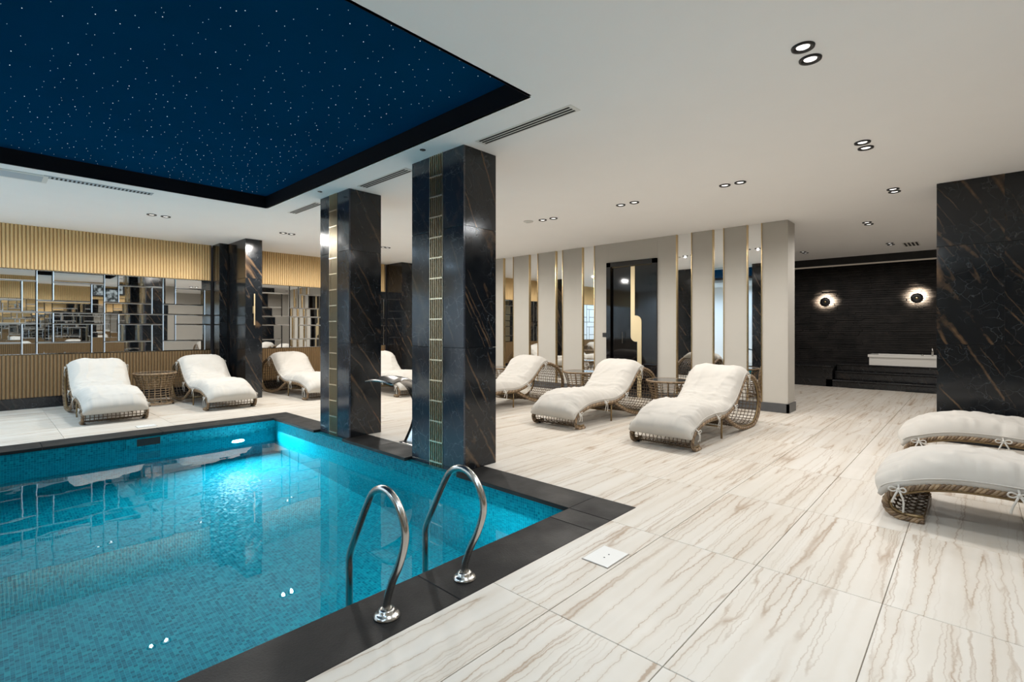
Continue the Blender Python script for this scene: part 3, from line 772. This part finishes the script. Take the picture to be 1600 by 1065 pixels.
for idx, (lab, x, y, rz) in enumerate(loungers):
    o = empty('chaise_lounge', (x, y, 0), R(rz)); tag(o, lab, 'lounger', 'rattan loungers around the pool')
    h = LW/2
    for s in (-1, 1):
        link('rope_rim', ROPE, o, (0, s*h, 0)); link('bronze_rim', TUBE, o, (0, s*(h-.012), 0))
    link('lattice', LAT, o, (0, 0, 0))
    link('leg', LEG, o, (0, 0, 0)); link('leg', LEG, o, (0, -2*(h-.03), 0)); link('brace', BRACE, o, (0, 0, 0))
    for fx in (.1, 1.75):
        for s in (-1, 1): link('foot_glide', FOOT, o, (fx, s*(h-.03), -.001 if fx > 1 else -.004))
    me, pip = CUSH[idx % 3]; c = link('cushion', me, o, (0, 0, 0))
    for pm in pip: link('piping', pm, c, (0, 0, 0))
    rg = random.Random(idx)
    for tx in TIES:
        for s in (-1, 1):
            t_ = link('tie', rg.choice(TIEM), c, (tx+rg.uniform(-.02, .02), s*(h-.0), rim_z(tx)+.016)); t_.rotation_euler.z = 0 if s > 0 else math.pi
# side tables
def table_meshes():
    pr = [(.285, .50), (.262, .44), (.235, .36), (.218, .26), (.216, .18), (.232, .09), (.25, .03)]
    m = MB()
    n = 18
    for k in range(n):
        a = 2*math.pi*k/n; P = [Vector((r*math.cos(a), r*math.sin(a), z_)) for r, z_ in pr]; m.tube(smooth_path(P, 16), .0062, 5)
    ups = m.mesh('uprights', 'rattan', True)
    m = MB(); z_ = .05; i = 0
    while z_ < .49:
        r = interp([(b, a) for a, b in pr[::-1]], z_); pts = []
        for k in range(36):
            a = 2*math.pi*k/36; rr = r+.006*(1 if (k//1+i) % 2 else -1); pts.append((rr*math.cos(a), rr*math.sin(a), z_))
        m.tube(pts, .0045, 4, closed=True); z_ += .036; i += 1
    rings = m.mesh('rings', 'rattan', True)
    rims = []
    for nm_, r, z_, t_ in (('top_rim', .285, .50, .012), ('base_rim', .25, .028, .012)):
        rims.append((nm_, MB().tube([(r*math.cos(2*math.pi*k/40), r*math.sin(2*math.pi*k/40), z_) for k in range(40)], t_, 7, closed=True).mesh(nm_, 'rattan', True)))
    top_ = MB().lathe([(.275, .497), (.28, .503), (.275, .509)], n=40).mesh('top', 'smoked_glass', False)
    ft = MB()
    for k in range(4):
        a = math.pi/4+k*math.pi/2; ft.lathe([(.012, 0), (.012, .02)], (.245*math.cos(a), .245*math.sin(a), 0), 8)
    return (('uprights', ups), ('rings', rings), *rims, ('top', top_), ('feet', ft.mesh('feet', 'black_plastic')))
TM = table_meshes()
for lab, x, y in (('round woven rattan side table between the two loungers at far left', 1.885, 9.55), ('round rattan side table half hidden behind the near column', 6.50, 6.22),
                  ('round rattan side table between the loungers left of the black door', 6.74, 4.74), ('round rattan side table between the two loungers nearest the wall end', 6.40, 3.06)):
    o = empty('side_table', (x, y, 0), random.random()); tag(o, lab, 'side table', 'rattan side tables')
    for nm, me in TM: link(nm, me, o)

# ------------------------------------------------------------------ ceiling fittings
ringm = MB().lathe([(.059, 0), (.057, -.009), (.050, -.011), (.044, -.009), (.034, -.001)], n=28, caps=False).mesh('trim_ring', 'black_satin', True)
cup = MB().lathe([(.036, .0), (.030, .022), (.022, .03)], n=24, caps=False).mesh('reflector', 'steel', True)
lens = MB().lathe([(.033, .0075), (.031, .0065)], n=24).mesh('lens', 'lamp_lens', False)
def downlight(x, y, label, W=1., grp='recessed ceiling downlights', warm=(1, .93, .84), spot=170):
    o = empty('downlight', (x, y, CE-.0005)); tag(o, label, 'downlight', grp)
    link('trim_ring', ringm, o, (0, 0, 0)); link('lens', lens, o, (0, 0, -.009)); 
    li = bpy.data.lights.new('downlight_light', 'SPOT'); li.energy = DOWN_W*W; li.color = warm; li.spot_size = R(spot); li.spot_blend = .3 if spot > 175 else .55; li.shadow_soft_size = .016
    link('downlight_light', li, o, (0, 0, -.02))
cool = (.90, .95, 1.0)
pairs = [
 ((3.10, .694), (3.267, .694), 'of the large pair nearest the viewer', .9, None), ((5.02, .685), (5.19, .685), 'of the second pair, above the nearest right lounger', .7, None),
 ((6.925, .665), (7.065, .665), 'of the pair just left of the right marble pillar', .8, None), ((8.82, 1.15), (8.995, 1.15), 'of the pair past the beige wall end', .9, None),
 ((11.25, 1.13), (11.45, 1.13), 'of the pair beside the small square vent', .6, None), ((11.3, 2.53), (11.5, 2.53), 'of the spa pair beside the beige wall end', .6, None),
 ((5.50, 1.98), (5.50, 1.82), 'of the pair above the lounger nearest the wall end', 1.15, None), ((5.48, 3.25), (5.48, 3.06), 'of the pair above the lounger before the black door', 1.15, None),
 ((5.47, 4.51), (5.49, 4.33), 'of the pair beside the round ceiling detector', 1.2, None), ((1.58, 8.19), (1.74, 8.19), 'of the pair above the far left lounger', 1.8, None),
 ((3.335, 8.19), (3.47, 8.19), 'of the pair in front of the gold-barred pillar', 2.4, None), ((5.20, 8.21), (5.30, 8.21), 'of the pair seen between the two pool columns', 1.8, None)]
for a, b, lab, W, _ in pairs:
    ax = a[0] if abs(a[0]-b[0]) > .05 else None
    first = 'first' if True else ''
    if ax is not None:
        l1, l2 = ('left black-rimmed downlight ', 'right black-rimmed downlight ') if a[1] > 5 else ('farther-left black-rimmed downlight ', 'nearer-right black-rimmed downlight ')
        if a[1] < 5: l1, l2 = 'upper black-rimmed downlight ', 'lower black-rimmed downlight '
    else: l1, l2 = 'left black-rimmed downlight ', 'right black-rimmed downlight '
    hue = (1, .965, .92) if a[0] > 5.3 and a[1] < 6 else ((1, .965, .91) if a[1] > 7 else (.96, .98, 1)); far = a[1] > 7
    downlight(*a, l1+lab, W, warm=hue, spot=179 if far else 172); downlight(*b, l2+lab, W, warm=hue, spot=179 if far else 172)
for x, y, k in ((1.25, .55, 2.6), (-.6, .694, .8), (-.1, 8.19, 2), (-.9, 8.19, 1.2), (-2.3, 8.19, 2), (-2.3, 9.4, 2), (-2.3, 5.8, 2), (-2.3, 3.4, 2), (-2.3, .7, 2), (5.5, 6.4, 2), (5.1, -1.2, 1), (8.9, -1.0, 1.2)):  # unseen downlights, added; those at left tinted blue to cool ceiling and columns
    downlight(x, y, 'added black-rimmed ceiling downlight outside the frame or behind a column', k, 'added downlights out of view', warm=(.55, .78, 1) if x < 1 else (.9, .96, 1) if x < 2 else (1, .95, .89))
# small accent spots above the columns
for lab, y in (('tiny black accent spot in the ceiling above the near column', 3.51), ('tiny black accent spot in the ceiling above the far column', 5.43)):
    o = empty('accent_spot', (2.62, y, CE)); tag(o, lab, 'spotlight')
    MB().lathe([(.026, 0), (.026, -.004), (.018, -.006)], n=16).build('trim_ring', 'black_satin', o, True); MB().lathe([(.012, -.0062), (.01, -.008)], n=12).build('lens', 'steel', o, True)
o = empty('smoke_detector', (5.40, 4.72, CE)); tag(o, 'round white ceiling detector beside a downlight pair', 'detector')
MB().lathe([(.07, 0), (.07, -.01), (.05, -.018)], n=28).build('base', 'white_plastic', o, True); MB().lathe([(.03, -.018), (.026, -.026)], n=20).build('sensor', 'white_plastic', o, True)
# linear slot vents along the columns
def slot_vent(lab, x0, x1, y0, y1, n=3):
    o = empty('slot_vent', ((x0+x1)/2, (y0+y1)/2, CE)); tag(o, lab, 'vent')
    a, b = (x1-x0)/2, (y1-y0)/2
    MB().cham((-a, -b, -.004), (a, b, 0), .0015).build('frame', 'white_plastic', o)
    sl = (2*a-.02)/n
    for k in range(n):
        c = -a+.01+sl*(k+.5); MB().box((c-sl*.3, -b+.03, -.0052), (c+sl*.3, b-.03, -.0038)).build('slot', 'dark_slot', o)
slot_vent('linear slot vent in the ceiling right of the near column', 2.79, 2.91, 2.05, 3.03)
slot_vent('linear slot vent in the ceiling between the two pool columns', 2.79, 2.91, 4.03, 4.92)
slot_vent('linear slot vent in the ceiling behind the far column', 2.79, 2.91, 5.92, 6.72)
o = empty('square_vent', (11.62, .85, CE)); tag(o, 'small square ceiling vent in front of the spa wall', 'vent')
MB().cham((-.26, -.12, -.006), (.26, .12, 0), .002).build('frame', 'white_plastic', o)
for k in range(4): MB().box((-.24, -.10+k*.055, -.0075), (.24, -.07+k*.055, -.0055)).build('slot', 'dark_slot', o)
o = empty('cross_slat_vent', (.89, 6.945, CE)); tag(o, 'long thin ceiling vent with cross slats above the far pool edge', 'vent')
MB().cham((-.46, -.06, -.005), (.46, .06, 0), .002).build('frame', 'grey_grille', o)
for k in range(26): MB().box((-.435+k*.034, -.04, -.0065), (-.418+k*.034, .04, -.0045)).build('slot', 'dark_slot', o)
o = empty('air_grille', (.12, 7.07, CE)); tag(o, 'blue-grey rectangular ceiling access grille at the left edge', 'grille')
MB().cham((-.42, -.17, -.008), (.35, .17, 0), .003).build('frame', 'white_plastic', o); MB().cham((-.39, -.13, -.010), (.31, .13, -.006), .002).build('panel', 'grey_grille', o)
# screen on the near wall (seen in the mirror band)
o = empty('wall_screen', (2.95, YN, 2.2)); tag(o, 'black framed screen high on the near wall, seen only in the mirrors', 'screen')
MB().cham((-.45, .02, 0), (.45, .07, .5), .004).build('screen_body', 'black_satin', o); MB().box((-.39, .07, .05), (.39, .072, .45)).build('screen_face', 'screen_print', o)
